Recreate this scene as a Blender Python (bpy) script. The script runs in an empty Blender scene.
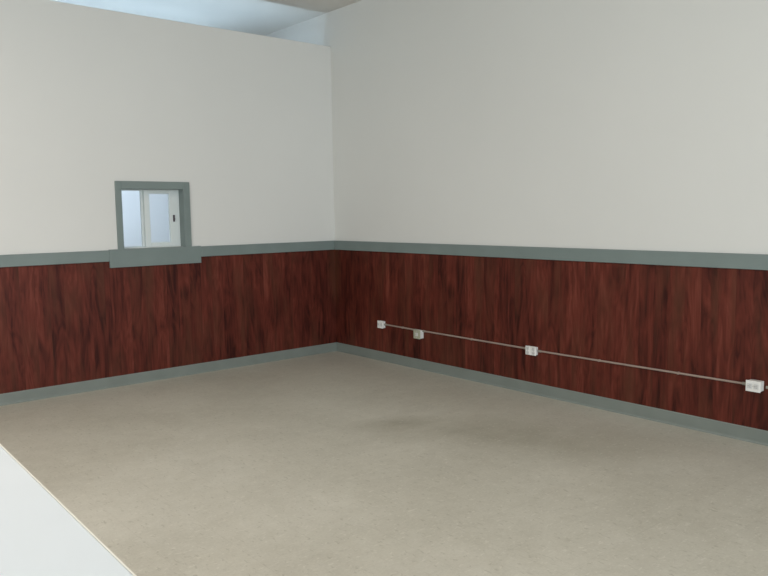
import bpy, bmesh, math, random
from mathutils import Matrix, Vector
random.seed(4)
S = bpy.context.scene
C = S.collection

# ------------------------------------------------------------------ helpers
def add_box(bm, x0, x1, y0, y1, z0, z1, bev=0.0, seg=2):
    r = bmesh.ops.create_cube(bm, size=1.0)
    vs = r['verts']
    for v in vs:
        v.co = Vector(((x0+x1)/2 + v.co.x*(x1-x0), (y0+y1)/2 + v.co.y*(y1-y0), (z0+z1)/2 + v.co.z*(z1-z0)))
    if bev:
        es = list({e for v in vs for e in v.link_edges})
        bmesh.ops.bevel(bm, geom=es, offset=bev, segments=seg, affect='EDGES', profile=0.5)
    return bm

def box_bm(*a, **k):
    return add_box(bmesh.new(), *a, **k)

def add_cyl(bm, p0, p1, r, n=16):
    p0, p1 = Vector(p0), Vector(p1)
    d = p1 - p0
    q = d.to_track_quat('Z', 'Y').to_matrix().to_4x4()
    bmesh.ops.create_cone(bm, cap_ends=True, segments=n, radius1=r, radius2=r, depth=d.length,
                          matrix=Matrix.Translation((p0+p1)/2) @ q)
    return bm

def obj(name, bm, mat, parent=None, smooth=False):
    bmesh.ops.recalc_face_normals(bm, faces=bm.faces)
    me = bpy.data.meshes.new(name)
    bm.to_mesh(me); bm.free()
    o = bpy.data.objects.new(name, me)
    C.objects.link(o)
    if mat: me.materials.append(mat)
    if smooth:
        for p in me.polygons: p.use_smooth = True
    if parent: o.parent = parent
    return o

def struct(name, bm, mat, parent=None, label=None):
    o = obj(name, bm, mat, parent)
    if parent is None:
        o['kind'] = 'structure'
    if label: o['label'] = label
    return o

def tag(o, label, cat, group=None):
    o['label'] = label; o['category'] = cat
    if group: o['group'] = group
    return o

def thing(name, label, cat, loc, group=None):
    o = bpy.data.objects.new(name, None); C.objects.link(o)
    o.location = loc
    o.empty_display_size = 0.1
    return tag(o, label, cat, group)

def wall_x_hole(bm, x0, x1, y0, y1, z0, z1, hole):
    """wall running along x with one rectangular opening (hx0, hx1, hz0, hz1)"""
    a, b, c, d = hole
    xs, zs = [x0, a, b, x1], [z0, c, d, z1]
    vid = {}
    for k, y in enumerate((y0, y1)):
        for i, x in enumerate(xs):
            for j, z in enumerate(zs):
                vid[k, i, j] = bm.verts.new((x, y, z))
    F = lambda *v: bm.faces.new([vid[t] for t in v])
    for i in range(3):
        for j in range(3):
            if (i, j) == (1, 1): continue
            for k in (0, 1):
                F((k, i, j), (k, i+1, j), (k, i+1, j+1), (k, i, j+1))
    for i in range(3):
        F((0, i, 0), (0, i+1, 0), (1, i+1, 0), (1, i, 0)); F((0, i, 3), (0, i+1, 3), (1, i+1, 3), (1, i, 3))
        F((0, 0, i), (0, 0, i+1), (1, 0, i+1), (1, 0, i)); F((0, 3, i), (0, 3, i+1), (1, 3, i+1), (1, 3, i))
    F((0, 1, 1), (0, 2, 1), (1, 2, 1), (1, 1, 1)); F((0, 1, 2), (0, 2, 2), (1, 2, 2), (1, 1, 2))
    F((0, 1, 1), (0, 1, 2), (1, 1, 2), (1, 1, 1)); F((0, 2, 1), (0, 2, 2), (1, 2, 2), (1, 2, 1))
    return bm

def lin(r, g, b):
    f = lambda c: (c/255/12.92) if c/255 <= 0.04045 else ((c/255+0.055)/1.055)**2.4
    return (f(r), f(g), f(b), 1.0)

# ------------------------------------------------------------------ materials
class NT:
    def __init__(s, name):
        s.m = bpy.data.materials.new(name); s.m.use_nodes = True
        s.t = s.m.node_tree; s.n = s.t.nodes; s.p = s.n['Principled BSDF']
    def node(s, typ, **kw):
        nd = s.n.new(typ)
        for k, v in kw.items():
            if k.startswith('i_'):
                key = k[2:]
                key = int(key) if key.isdigit() else key
                nd.inputs[key].default_value = v
            else: setattr(nd, k, v)
        return nd
    def link(s, a, b): s.t.links.new(a, b)
    def math(s, op, a, b=None, clamp=False):
        nd = s.n.new('ShaderNodeMath'); nd.operation = op; nd.use_clamp = clamp
        for i, v in enumerate((a, b)):
            if v is None: continue
            if isinstance(v, (int, float)): nd.inputs[i].default_value = v
            else: s.link(v, nd.inputs[i])
        return nd.outputs[0]
    def noise(s, vec, scale, detail=3, rough=0.5, dist=0.0):
        nd = s.node('ShaderNodeTexNoise', i_Scale=scale, i_Detail=detail, i_Roughness=rough, i_Distortion=dist)
        s.link(vec, nd.inputs['Vector']); return nd.outputs['Fac']
    def ramp(s, fac, stops, interp='LINEAR'):
        nd = s.n.new('ShaderNodeValToRGB'); cr = nd.color_ramp; cr.interpolation = interp
        while len(cr.elements) < len(stops): cr.elements.new(0.5)
        for e, (p, c) in zip(cr.elements, stops):
            e.position = p; e.color = c if len(c) == 4 else (*c, 1)
        s.link(fac, nd.inputs[0]); return nd.outputs[0]
    def mix(s, fac, a, b, mode='MIX'):
        nd = s.n.new('ShaderNodeMix'); nd.data_type = 'RGBA'; nd.blend_type = mode
        for sock, v in ((nd.inputs[0], fac), (nd.inputs[6], a), (nd.inputs[7], b)):
            if isinstance(v, (int, float)): sock.default_value = v
            elif isinstance(v, tuple): sock.default_value = v
            else: s.link(v, sock)
        return nd.outputs[2]
    def bump(s, h, strength=0.1, dist=0.01):
        nd = s.node('ShaderNodeBump', i_Strength=strength, i_Distance=dist)
        s.link(h, nd.inputs['Height']); s.link(nd.outputs[0], s.p.inputs['Normal'])
    def pos(s, scale=None):
        g = s.n.new('ShaderNodeTexCoord').outputs['Object']
        if scale is None: return g
        mp = s.node('ShaderNodeMapping'); mp.inputs['Scale'].default_value = scale
        s.link(g, mp.inputs['Vector']); return mp.outputs[0]

def plain(name, col, rough=0.5, metallic=0.0, var=0.06, nscale=8.0, bump=0.0, bscale=200, spec=0.5):
    t = NT(name); v = t.pos()
    n = t.noise(v, nscale, 4)
    dark = tuple(c*(1-var) for c in col[:3]) + (1,)
    lite = tuple(min(1, c*(1+var)) for c in col[:3]) + (1,)
    t.link(t.ramp(n, [(0.3, dark), (0.7, lite)]), t.p.inputs['Base Color'])
    t.p.inputs['Roughness'].default_value = rough
    t.p.inputs['Metallic'].default_value = metallic
    t.p.inputs['Specular IOR Level'].default_value = spec
    if bump: t.bump(t.noise(v, bscale, 2), bump, 0.002)
    return t.m

M_wall   = plain('wall_paint', (0.657, 0.651, 0.621, 1), 0.6, var=0.015, nscale=0.9, bump=0.08, bscale=260, spec=0.3)
M_ceil   = plain('ceiling_paint', (0.66, 0.63, 0.58, 1), 0.75, var=0.02, nscale=1.3, spec=0.2)
M_office = plain('office_paint', (0.80, 0.81, 0.82, 1), 0.6, var=0.015, nscale=2, spec=0.3)
M_trim   = plain('grey_green_trim_paint', (0.175, 0.215, 0.205, 1), 0.45, var=0.05, nscale=4, spec=0.4)
M_base   = plain('grey_green_vinyl_base', (0.190, 0.215, 0.195, 1), 0.4, var=0.06, nscale=5, spec=0.5)
M_sash   = plain('white_window_vinyl', (0.62, 0.665, 0.655, 1), 0.4, var=0.02)
M_latch  = plain('dark_latch', (0.05, 0.035, 0.04, 1), 0.4)
M_plate  = plain('white_outlet_plastic', (0.78, 0.77, 0.74, 1), 0.35, var=0.03, nscale=20)
M_beige  = plain('aged_beige_plastic', (0.40, 0.40, 0.30, 1), 0.45, var=0.05, nscale=20)
M_slot   = plain('outlet_recess', (0.62, 0.615, 0.60, 1), 0.5)
M_dark   = plain('outlet_slot_dark', (0.20, 0.19, 0.18, 1), 0.6)
M_screw  = plain('screw_metal', (0.6, 0.6, 0.58, 1), 0.35, metallic=0.9)
M_pipe   = plain('painted_conduit', (0.32, 0.245, 0.205, 1), 0.4, var=0.10, nscale=6)
M_fit    = plain('conduit_fitting', (0.30, 0.28, 0.24, 1), 0.4, metallic=0.3)
M_top    = plain('white_laminate', (0.76, 0.815, 0.86, 1), 0.35, var=0.015, nscale=3)
M_edge   = plain('cream_edge_band', (0.80, 0.775, 0.70, 1), 0.45, var=0.03)
M_cab    = plain('white_counter_panel', (0.70, 0.71, 0.70, 1), 0.5, var=0.02)
M_kick   = plain('dark_toe_kick', (0.06, 0.06, 0.06, 1), 0.6)

def glass_mat():
    t = NT('window_glass')
    t.p.inputs['Base Color'].default_value = (0.93, 0.97, 1.0, 1)
    t.p.inputs['Roughness'].default_value = 0.02
    t.p.inputs['Transmission Weight'].default_value = 1.0
    t.p.inputs['IOR'].default_value = 1.05
    return t.m
M_glass = glass_mat()

def wood_mat(name, axis):
    """mahogany laminate boards set upright; axis = the horizontal axis of the wall (0 x, 1 y)"""
    t = NT(name)
    sep = t.n.new('ShaderNodeSeparateXYZ'); t.link(t.pos(), sep.inputs[0])
    u = sep.outputs[axis]; z = sep.outputs[2]
    W = 0.118
    ui = t.math('FLOOR', t.math('DIVIDE', u, W))
    wn = t.node('ShaderNodeTexWhiteNoise', noise_dimensions='1D'); t.link(ui, wn.inputs['W'])
    rnd = wn.outputs['Value']
    rb = rnd
    # coordinates stretched along the board, shifted per board
    def vec(su, sz, off):
        c = t.n.new('ShaderNodeCombineXYZ')
        t.link(t.math('MULTIPLY', u, su), c.inputs[0])
        t.link(t.math('ADD', t.math('MULTIPLY', z, sz), t.math('MULTIPLY', rb, off)), c.inputs[1])
        t.link(t.math('MULTIPLY', rb, 3.1), c.inputs[2])
        return c.outputs[0]
    base = t.noise(vec(7.5, 1.15, 31), 1.0, 3, 0.5, 0.9)
    arch = t.math('ADD', 0.5, t.math('MULTIPLY', t.math('SINE', t.math('MULTIPLY', base, 44.0)), 0.5))   # cathedral arches
    fig = t.noise(vec(12, 2.0, 13), 1.0, 3, 0.55, 1.2)
    streak = t.noise(vec(30, 1.5, 17), 1.0, 4, 0.6, 0.5)      # streaks
    fine = t.noise(vec(260, 5, 11), 1.0, 2, 0.5)             # pores
    wide = t.noise(t.pos(), 1.1, 2, 0.5)                      # slow drift of tone along the wall
    f = t.math('ADD', t.math('ADD', t.math('MULTIPLY', fig, 0.52), t.math('MULTIPLY', streak, 0.32)), t.math('MULTIPLY', fine, 0.06))
    f = t.math('ADD', f, t.math('MULTIPLY', t.math('SUBTRACT', arch, 0.5), 0.075))
    f = t.math('ADD', f, t.math('MULTIPLY', t.math('SUBTRACT', rb, 0.5), 0.10))
    f = t.math('ADD', f, t.math('MULTIPLY', t.math('SUBTRACT', wide, 0.5), 0.16))
    col = t.ramp(f, [(0.29, WD0), (0.39, WD1), (0.51, WD2), (0.68, WD3)])
    warm = t.noise(vec(8, 1.3, 53), 1.0, 2, 0.5)
    col = t.mix(t.ramp(warm, [(0.48, (0, 0, 0)), (0.72, (0.75, 0.75, 0.75))]), col, (0.085, 0.030, 0.0165, 1))
    fr = t.math('FRACT', t.math('DIVIDE', u, W))
    d = t.math('MINIMUM', fr, t.math('SUBTRACT', 1.0, fr))
    sm = t.math('LESS_THAN', d, 0.010)
    col = t.mix(t.math('MULTIPLY', sm, 0.35), col, WD0)
    t.link(col, t.p.inputs['Base Color'])
    t.p.inputs['Roughness'].default_value = 0.48
    t.p.inputs['Specular IOR Level'].default_value = 0.16
    t.bump(t.math('SUBTRACT', t.math('MULTIPLY', streak, 0.3), sm), 0.12, 0.002)
    return t.m
WD0 = (0.030, 0.0065, 0.0045, 1)
WD1 = (0.068, 0.0142, 0.0092, 1)
WD2 = (0.112, 0.0238, 0.0148, 1)
WD3 = (0.170, 0.0440, 0.0290, 1)
M_woodx = wood_mat('mahogany_boards', 0)
M_woody = wood_mat('mahogany_boards_side', 1)

def floor_mat():
    t = NT('vinyl_floor'); v = t.pos()
    sep = t.n.new('ShaderNodeSeparateXYZ'); t.link(v, sep.inputs[0])
    big = t.noise(v, 0.9, 4, 0.6, 0.4)
    mid = t.noise(v, 9, 4, 0.65)
    fine = t.noise(v, 70, 3, 0.7)
    f = t.math('ADD', t.math('ADD', t.math('MULTIPLY', big, 0.45), t.math('MULTIPLY', mid, 0.30)), t.math('MULTIPLY', fine, 0.30))
    col = t.ramp(f, [(0.36, FL0), (0.52, FL1), (0.68, FL2)])
    # each tile a touch different
    W = 0.3048
    tx = t.math('FLOOR', t.math('DIVIDE', sep.outputs[0], W)); ty = t.math('FLOOR', t.math('DIVIDE', sep.outputs[1], W))
    cb = t.n.new('ShaderNodeCombineXYZ'); t.link(tx, cb.inputs[0]); t.link(ty, cb.inputs[1])
    wn = t.node('ShaderNodeTexWhiteNoise', noise_dimensions='2D'); t.link(cb.outputs[0], wn.inputs['Vector'])
    tv = t.math('ADD', 0.98, t.math('MULTIPLY', wn.outputs['Value'], 0.04))
    cc = t.n.new('ShaderNodeCombineColor')
    for i in range(3): t.link(tv, cc.inputs[i])
    col = t.mix(1.0, col, cc.outputs[0], 'MULTIPLY')
    seams = None
    for k in (0, 1):
        fr = t.math('FRACT', t.math('DIVIDE', sep.outputs[k], W))
        s = t.math('LESS_THAN', fr, 0.012)
        seams = s if seams is None else t.math('MAXIMUM', seams, s)
    sn = t.math('MULTIPLY', seams, t.math('MULTIPLY', t.noise(v, 3, 2), 0.16))
    col = t.mix(sn, col, (0.12, 0.11, 0.085, 1))
    # walked-on grime: a worn patch of its own outline in the middle of the floor
    def blob(cx, cy, rx, ry, ang):
        mp = t.node('ShaderNodeMapping', vector_type='TEXTURE')
        mp.inputs['Location'].default_value = (cx, cy, 0); mp.inputs['Rotation'].default_value = (0, 0, ang)
        mp.inputs['Scale'].default_value = (rx, ry, 1); t.link(v, mp.inputs['Vector'])
        ln = t.node('ShaderNodeVectorMath', operation='LENGTH'); t.link(mp.outputs[0], ln.inputs[0])
        return t.math('SUBTRACT', 1.0, ln.outputs['Value'], True)
    w = t.math('ADD', t.math('ADD', blob(-1.15, -3.15, 0.85, 0.45, -0.75), t.math('MULTIPLY', blob(-0.95, -3.85, 0.9, 0.55, -0.6), 0.8)), t.math('MULTIPLY', blob(-1.45, -2.65, 0.4, 0.22, -0.4), 0.9))
    w = t.math('MULTIPLY', w, t.math('MULTIPLY', t.noise(v, 3.5, 4, 0.7), 1.15), True)
    col = t.mix(w, col, FL_D)
    # scuffs and specks
    sc = t.noise(t.pos((5, 40, 1)), 1.0, 3, 0.6, 1.0)
    col = t.mix(t.math('MULTIPLY', t.ramp(sc, [(0.68, (0, 0, 0)), (0.76, (1, 1, 1))]), 0.22), col, FL_D)
    fl = t.noise(t.pos((26, 60, 1)), 1.0, 2, 0.6, 0.6)
    col = t.mix(t.math('MULTIPLY', t.ramp(fl, [(0.60, (0, 0, 0)), (0.68, (1, 1, 1))]), 0.40), col, (0.70, 0.68, 0.60, 1))
    fd = t.noise(t.pos((55, 24, 1)), 1.0, 2, 0.6, 0.6)
    col = t.mix(t.math('MULTIPLY', t.ramp(fd, [(0.61, (0, 0, 0)), (0.70, (1, 1, 1))]), 0.42), col, FL_D)
    t.link(col, t.p.inputs['Base Color'])
    t.link(t.math('ADD', 0.34, t.math('MULTIPLY', mid, 0.14)), t.p.inputs['Roughness'])
    t.p.inputs['Specular IOR Level'].default_value = 0.45
    t.bump(t.math('MULTIPLY', mid, 0.3), 0.06, 0.002)
    return t.m
FL0 = (0.450, 0.432, 0.360, 1)
FL1 = (0.530, 0.512, 0.435, 1)
FL2 = (0.605, 0.588, 0.510, 1)
FL_D = (0.30, 0.285, 0.220, 1)
M_floor = floor_mat()

# ------------------------------------------------------------------ the room
X0, Y0, YB = -10.0, -12.5, 2.4          # outer side, street side, rear of the office behind the partition
ZT, ZC = 3.374, 3.744                 # top of the partition, ceiling
struct('floor', box_bm(X0, 0, Y0, YB, -0.1, 0), M_floor, label='beige vinyl tile floor with a worn patch')
struct('ceiling', box_bm(X0, 0, Y0, YB, ZC, ZC+0.1), M_ceil, label='off-white ceiling running on over the partition')
HOLE = (-2.403, -1.800, 1.260, 1.808)
wl = struct('wall_left', wall_x_hole(bmesh.new(), X0, 0, 0.0, 0.15, 0, ZT, HOLE), M_wall,
            label='white partition that stops short of the ceiling')
wr = struct('wall_right', box_bm(0, 0.15, Y0, YB, 0, ZC), M_wall, label='long white wall on the right')
struct('wall_rear', box_bm(X0, 0, YB, YB+0.12, 0, ZC), M_office, label='pale office wall seen through the small window')
struct('wall_outer', box_bm(X0-0.15, X0, Y0, YB, 0, ZC), M_wall)
struct('wall_street', wall_x_hole(bmesh.new(), X0, 0, Y0-0.15, Y0, 0, ZC, (-8.6, -1.4, 0.7, 3.2)), M_wall)

# wainscot boards (thin, fixed to the walls) under the rails
T = 0.008
p = obj('wood_panelling', box_bm(X0, -T, -T, 0, 0.085, 1.16), M_woodx, wl); p['label'] = 'dark red mahogany board panelling'
p = obj('wood_panelling', box_bm(-T, 0, Y0, 0, 0.085, 1.16), M_woody, wr); p['label'] = 'dark red mahogany board panelling'

# chair rails
RT, RB, RP = 1.255, 1.1535, 0.024
bm = box_bm(X0, -2.541, -RP, 0, RB, RT, bev=0.004)
add_box(bm, -1.647, -RP, -RP, 0, RB, RT, bev=0.004)
struct('trim_1', bm, M_trim, label='grey-green chair rail along the partition, broken by the window sill')
struct('trim_2', box_bm(-RP, 0, Y0, 0, RB, RT, bev=0.004), M_trim, label='grey-green chair rail along the right wall')

# vinyl skirting, swept along each wall
def cove(run, a, b):
    prof = [(0.0, 0.0), (0.020, 0.0), (0.016, 0.004), (0.0125, 0.012), (0.0115, 0.022), (0.0110, 0.092), (0.0085, 0.0985), (0.0, 0.0985)]
    bm = bmesh.new(); rows = []
    for t in (a, b):
        rows.append([bm.verts.new((t, -d, z) if run == 'x' else (-d, t, z)) for d, z in prof])
    n = len(prof)
    for i in range(n):
        bm.faces.new([rows[0][i], rows[0][(i+1) % n], rows[1][(i+1) % n], rows[1][i]])
    bm.faces.new(rows[0]); bm.faces.new(rows[1][::-1])
    return bm
struct('baseboard_left', cove('x', X0, -0.011), M_base, label='grey-green skirting along the partition')
struct('baseboard_right', cove('y', Y0, 0.0), M_base, label='grey-green skirting along the right wall')

# ------------------------------------------------------------------ the small sliding window in the partition
def frame_bm(x0, x1, z0, z1, l, r, b, t, y0, y1, bev=0.003):
    bm = bmesh.new()
    add_box(bm, x0, x0+l, y0, y1, z0, z1, bev); add_box(bm, x1-r, x1, y0, y1, z0, z1, bev)
    add_box(bm, x0+l, x1-r, y0, y1, z0, z0+b, bev); add_box(bm, x0+l, x1-r, y0, y1, z1-t, z1, bev)
    return bm
win = bpy.data.objects.new('window_1', None); C.objects.link(win)
win.location = (-2.0975, 0.0, 1.26); win['kind'] = 'structure'
win['label'] = 'small sliding window in the partition with a grey-green surround'
def wpart(name, bm, mat, parent=win, label=None):
    bm.transform(Matrix.Translation((2.0975, 0, -1.26)))
    o = obj(name, bm, mat, parent)
    if label: o['label'] = label
    return o
bm = bmesh.new()                                              # casing boards on the wall face
add_box(bm, -2.457, -2.403, -0.018, 0, RT, 1.877, 0.003)
add_box(bm, -1.800, -1.737, -0.018, 0, RT, 1.877, 0.003)
add_box(bm, -2.403, -1.800, -0.018, 0, 1.808, 1.877, 0.003)
wpart('casing', bm, M_trim, label='grey-green painted casing')
bm = bmesh.new()                                              # jamb liner inside the opening
add_box(bm, -2.403, -2.399, -0.010, 0.148, 1.26, 1.808); add_box(bm, -1.804, -1.800, -0.010, 0.148, 1.26, 1.808)
add_box(bm, -2.399, -1.804, -0.010, 0.148, 1.805, 1.808)
wpart('jamb_liner', bm, M_trim, label='grey-green painted jamb liner')
wpart('window_sill', box_bm(-2.541, -1.647, -0.0245, 0.0, 1.095, 1.2605, bev=0.002), M_trim, label='grey-green sill board, deeper than the rail')
OX0, OX1, OZ0, OZ1 = -2.399, -1.804, 1.2605, 1.805
wpart('track_frame', frame_bm(OX0, OX1, OZ0, OZ1, 0.006, 0.014, 0.010, 0.006, 0.085, 0.145, 0.002), M_sash, label='white vinyl track frame')
# fixed light at the left, in the rear track
fx = wpart('fixed_sash', frame_bm(OX0+0.006, -2.125, OZ0+0.010, OZ1-0.006, 0.005, 0.045, 0.006, 0.004, 0.120, 0.142, 0.0015), M_sash, label='white fixed sash on the left')
def sub(name, bm, mat, parent):
    bm.transform(Matrix.Translation((2.0975, 0, -1.26)))
    return obj(name, bm, mat, parent)
sub('pane', box_bm(OX0+0.011, -2.170, OZ0+0.016, OZ1-0.010, 0.129, 0.133), M_glass, fx)
sl = wpart('sliding_sash', frame_bm(-2.152, OX1-0.014, OZ0+0.010, OZ1-0.006, 0.054, 0.084, 0.036, 0.034, 0.088, 0.116), M_sash, label='white sliding sash on the right')
sub('pane', box_bm(-2.098, OX1-0.098, OZ0+0.046, OZ1-0.040, 0.100, 0.104), M_glass, sl)
lb = bmesh.new(); add_box(lb, -1.872, -1.856, 0.074, 0.088, 1.500, 1.565, 0.003); add_box(lb, -1.869, -1.859, 0.064, 0.076, 1.518, 1.536, 0.002)
sub('latch', lb, M_latch, sl)

# ------------------------------------------------------------------ outlets and conduit on the right wall
F = -T                                                       # face of the boards
def receptacle(parent, y, z, oy, oz, ang, face):
    bm = bmesh.new()
    add_box(bm, -0.0030, 0.0, -0.0165, 0.0165, -0.0145, 0.0145, 0.003)
    M4 = Matrix.Translation((face, y-oy, z-oz)) @ Matrix.Rotation(ang, 4, 'X')
    bm.transform(M4)
    r = obj('receptacle', bm, M_slot, parent)
    bm = bmesh.new()
    add_box(bm, -0.0036, -0.0026, -0.0075, -0.0050, -0.002, 0.007)
    add_box(bm, -0.0036, -0.0026, 0.0050, 0.0075, -0.002, 0.007)
    add_cyl(bm, (-0.0036, 0, -0.0075), (-0.0026, 0, -0.0075), 0.0026, 10)
    bm.transform(M4)
    s = obj('slots', bm, M_dark, r)
def outlet(label, y0, y1, z0, z1, depth, recs, screws, box_m, plate_m, name='electrical_outlet'):
    oy, oz = (y0+y1)/2, (z0+z1)/2
    t = thing(name, label, 'outlet', (F, oy, oz), 'outlets along the right wall')
    h, w = (z1-z0)/2, (y1-y0)/2
    obj('box', box_bm(-depth, 0, -w+0.004, w-0.004, -h+0.004, h-0.004, bev=0.003), box_m, t)
    pl = obj('cover_plate', box_bm(-depth-0.006, -depth, -w, w, -h, h, bev=0.0025), plate_m, t)
    for (ry, rz, a) in recs:
        receptacle(t, ry, rz, 0, 0, a, -depth-0.006)
    for (sy, sz) in screws:
        obj('screw', add_cyl(bmesh.new(), (-depth-0.0075, sy, sz), (-depth-0.006, sy, sz), 0.0035, 12), M_screw, t)
    return t
PI = math.pi
outlet('small square white outlet box at the far end of the conduit, nearest the corner',
       -0.872, -0.782, 0.354, 0.432, 0.032, [(-0.022, 0, PI/2), (0.022, 0, PI/2)], [(0, 0)], M_plate, M_plate)
outlet('beige outlet box set slightly lower than the conduit, second from the corner',
       -1.453, -1.358, 0.314, 0.402, 0.048, [(0, 0, PI/2)], [(0, 0.030), (0, -0.030)], M_plate, M_beige)  # box whiter than its cover: the lit side is put into its colour
outlet('white double outlet box on the conduit in the middle of the right wall',
       -2.853, -2.743, 0.341, 0.416, 0.030, [(s*0.030, q*0.019, 0) for s in (-1, 1) for q in (-1, 1)], [(-0.030, 0), (0.030, 0)], M_plate, M_plate)
outlet('white wide outlet box nearest the camera, at the right edge of the photo',
       -4.690, -4.595, 0.357, 0.430, 0.060, [(0.021, 0, PI/2), (-0.021, 0, PI/2)], [(0, 0)], M_plate, M_plate)

def conduit(label, y0, y1, z0, z1, clips):
    mid = ((y0+y1)/2, (z0+z1)/2)
    t = thing('conduit', label, 'conduit', (F, mid[0], mid[1]), 'conduit runs along the right wall')
    r = 0.0078
    L = lambda y: (-r-0.0025, y-mid[0], z0 + (z1-z0)*(y-y0)/(y1-y0) - mid[1])
    obj('pipe', add_cyl(bmesh.new(), L(y0), L(y1), r, 20), M_pipe, t, smooth=False)
    for ye, s in ((y0, -1), (y1, 1)):
        if ye < -9: continue
        obj('connector', add_cyl(bmesh.new(), L(ye), L(ye+s*0.028), r+0.003, 12), M_fit, t)
    for yc in clips:
        bm = bmesh.new(); p = L(yc)
        add_box(bm, p[0]-r-0.0015, 0, yc-mid[0]-0.007, yc-mid[0]+0.007, p[2]-r-0.0015, p[2]+r+0.0015, 0.002)
        obj('strap', bm, M_pipe, t)
conduit('short thin conduit between the white corner outlet and the beige outlet box', -0.868, -1.360, 0.396, 0.391, [-1.15])
conduit('thin conduit run from the beige outlet box to the middle double outlet', -1.451, -2.745, 0.392, 0.387, [-2.1])
conduit('thin conduit run from the middle outlet to the outlet nearest the camera', -2.860, -4.580, 0.382, 0.390, [-3.45, -4.1])
conduit('short visible end of conduit leaving the outlet nearest the camera', -4.704, -6.4, 0.389, 0.392, [-5.4])

# ------------------------------------------------------------------ white counter in the foreground
CT = 0.96
ex = -4.5235
ct = thing('counter', 'white-topped counter with a cream edge in the bottom left foreground', 'counter', (ex-0.36, -5.05, 0))
ct.rotation_euler = (0, 0, -0.0156)
def cpart(name, bm, mat, label=None):
    bm.transform(Matrix.Translation((-(ex-0.36), 5.05, 0)))
    o = obj(name, bm, mat, ct)
    if label: o['label'] = label
cpart('countertop', box_bm(ex-0.72, ex-0.004, -7.6, -4.1, CT-0.032, CT, bev=0.003), M_top, 'white laminate top')
cpart('edge_band', box_bm(ex-0.004, ex, -7.6, -4.1, CT-0.032, CT, bev=0.0015), M_edge, 'cream edge strip')
cpart('front_panel', box_bm(ex-0.080, ex-0.060, -7.55, -4.15, 0.09, CT-0.032), M_cab)
cpart('end_panel', box_bm(ex-0.66, ex-0.080, -4.17, -4.15, 0.09, CT-0.032), M_cab)
cpart('end_panel', box_bm(ex-0.66, ex-0.080, -7.55, -7.53, 0.09, CT-0.032), M_cab)
cpart('toe_kick', box_bm(ex-0.64, ex-0.12, -7.50, -4.20, 0.0, 0.09), M_kick, 'dark recessed plinth')

# ------------------------------------------------------------------ light
def area(name, loc, rot, sx, sy, power, col, spread=PI):
    l = bpy.data.lights.new(name, 'AREA'); l.shape = 'RECTANGLE'; l.size = sx; l.size_y = sy
    l.energy = power; l.color = col; l.spread = spread
    o = bpy.data.objects.new(name, l); o.location = loc; o.rotation_euler = rot; C.objects.link(o)
    return o
area('street_window_daylight', (-5.0, Y0+0.02, 1.95), (PI/2, 0, 0), 7.2, 2.5, 420, (0.90, 0.985, 1.06))
area('side_fill', (X0+0.02, -6.5, 1.95), (PI/2, 0, -PI/2), 7.0, 2.5, 200, (0.88, 0.99, 1.04))  # added fill for the right wall; the outer wall has no window
for lx, ly, lp in ((-3.0, -5.1, 20), (-5.4, -2.7, 66)):
    area('overhead_fill', (lx, ly, ZC-0.10), (0, 0, 0), 0.6, 1.2, lp, (1.0, 0.85, 0.77))  # unseen fill added to lift the floor and warm the outer walls
# office behind the partition: a cool lamp, plus unseen uplights added to brighten the ceiling
area('office_ceiling_fill', (-3.2, 0.37, 2.35), (PI, 0, 0), 5.6, 0.12, 20, (0.54, 0.77, 1.0), PI*0.55)
area('office_ceiling_fill', (-3.2, 1.25, 2.55), (PI, 0, 0), 5.0, 0.5, 9, (0.54, 0.77, 1.0), PI*0.38)
area('office_lamp', (-2.6, 1.0, 2.6), (0.9, 0, 0), 2.0, 0.5, 50, (0.70, 0.84, 1.0))

W = bpy.data.worlds.new('world'); S.world = W; W.use_nodes = True
bg = W.node_tree.nodes['Background']; bg.inputs[0].default_value = (0.75, 0.85, 1.0, 1); bg.inputs[1].default_value = 0.8

# ------------------------------------------------------------------ camera
f, pitch, roll, yaw = 740.07, 0.1013, -0.0142, 0.7041
cam = bpy.data.cameras.new('camera'); co = bpy.data.objects.new('camera', cam); C.objects.link(co)
cam.sensor_width = 36.0; cam.lens = f/768*36.0; cam.clip_start = 0.05; cam.clip_end = 100
fw = Vector((math.sin(yaw)*math.cos(pitch), math.cos(yaw)*math.cos(pitch), -math.sin(pitch)))
r = Vector((math.cos(yaw), -math.sin(yaw), 0)); u = r.cross(fw)
r2 = r*math.cos(roll) + u*math.sin(roll); u2 = -r*math.sin(roll) + u*math.cos(roll)
m = Matrix((r2, u2, -fw)).transposed().to_4x4()
m.translation = Vector((-4.9767, -6.704, 1.5569))
co.matrix_world = m
S.camera = co

S.view_settings.view_transform = 'Standard'; S.view_settings.look = 'None'
S.view_settings.exposure = -0.11; S.view_settings.gamma = 1.0; S.view_settings.use_curve_mapping = False
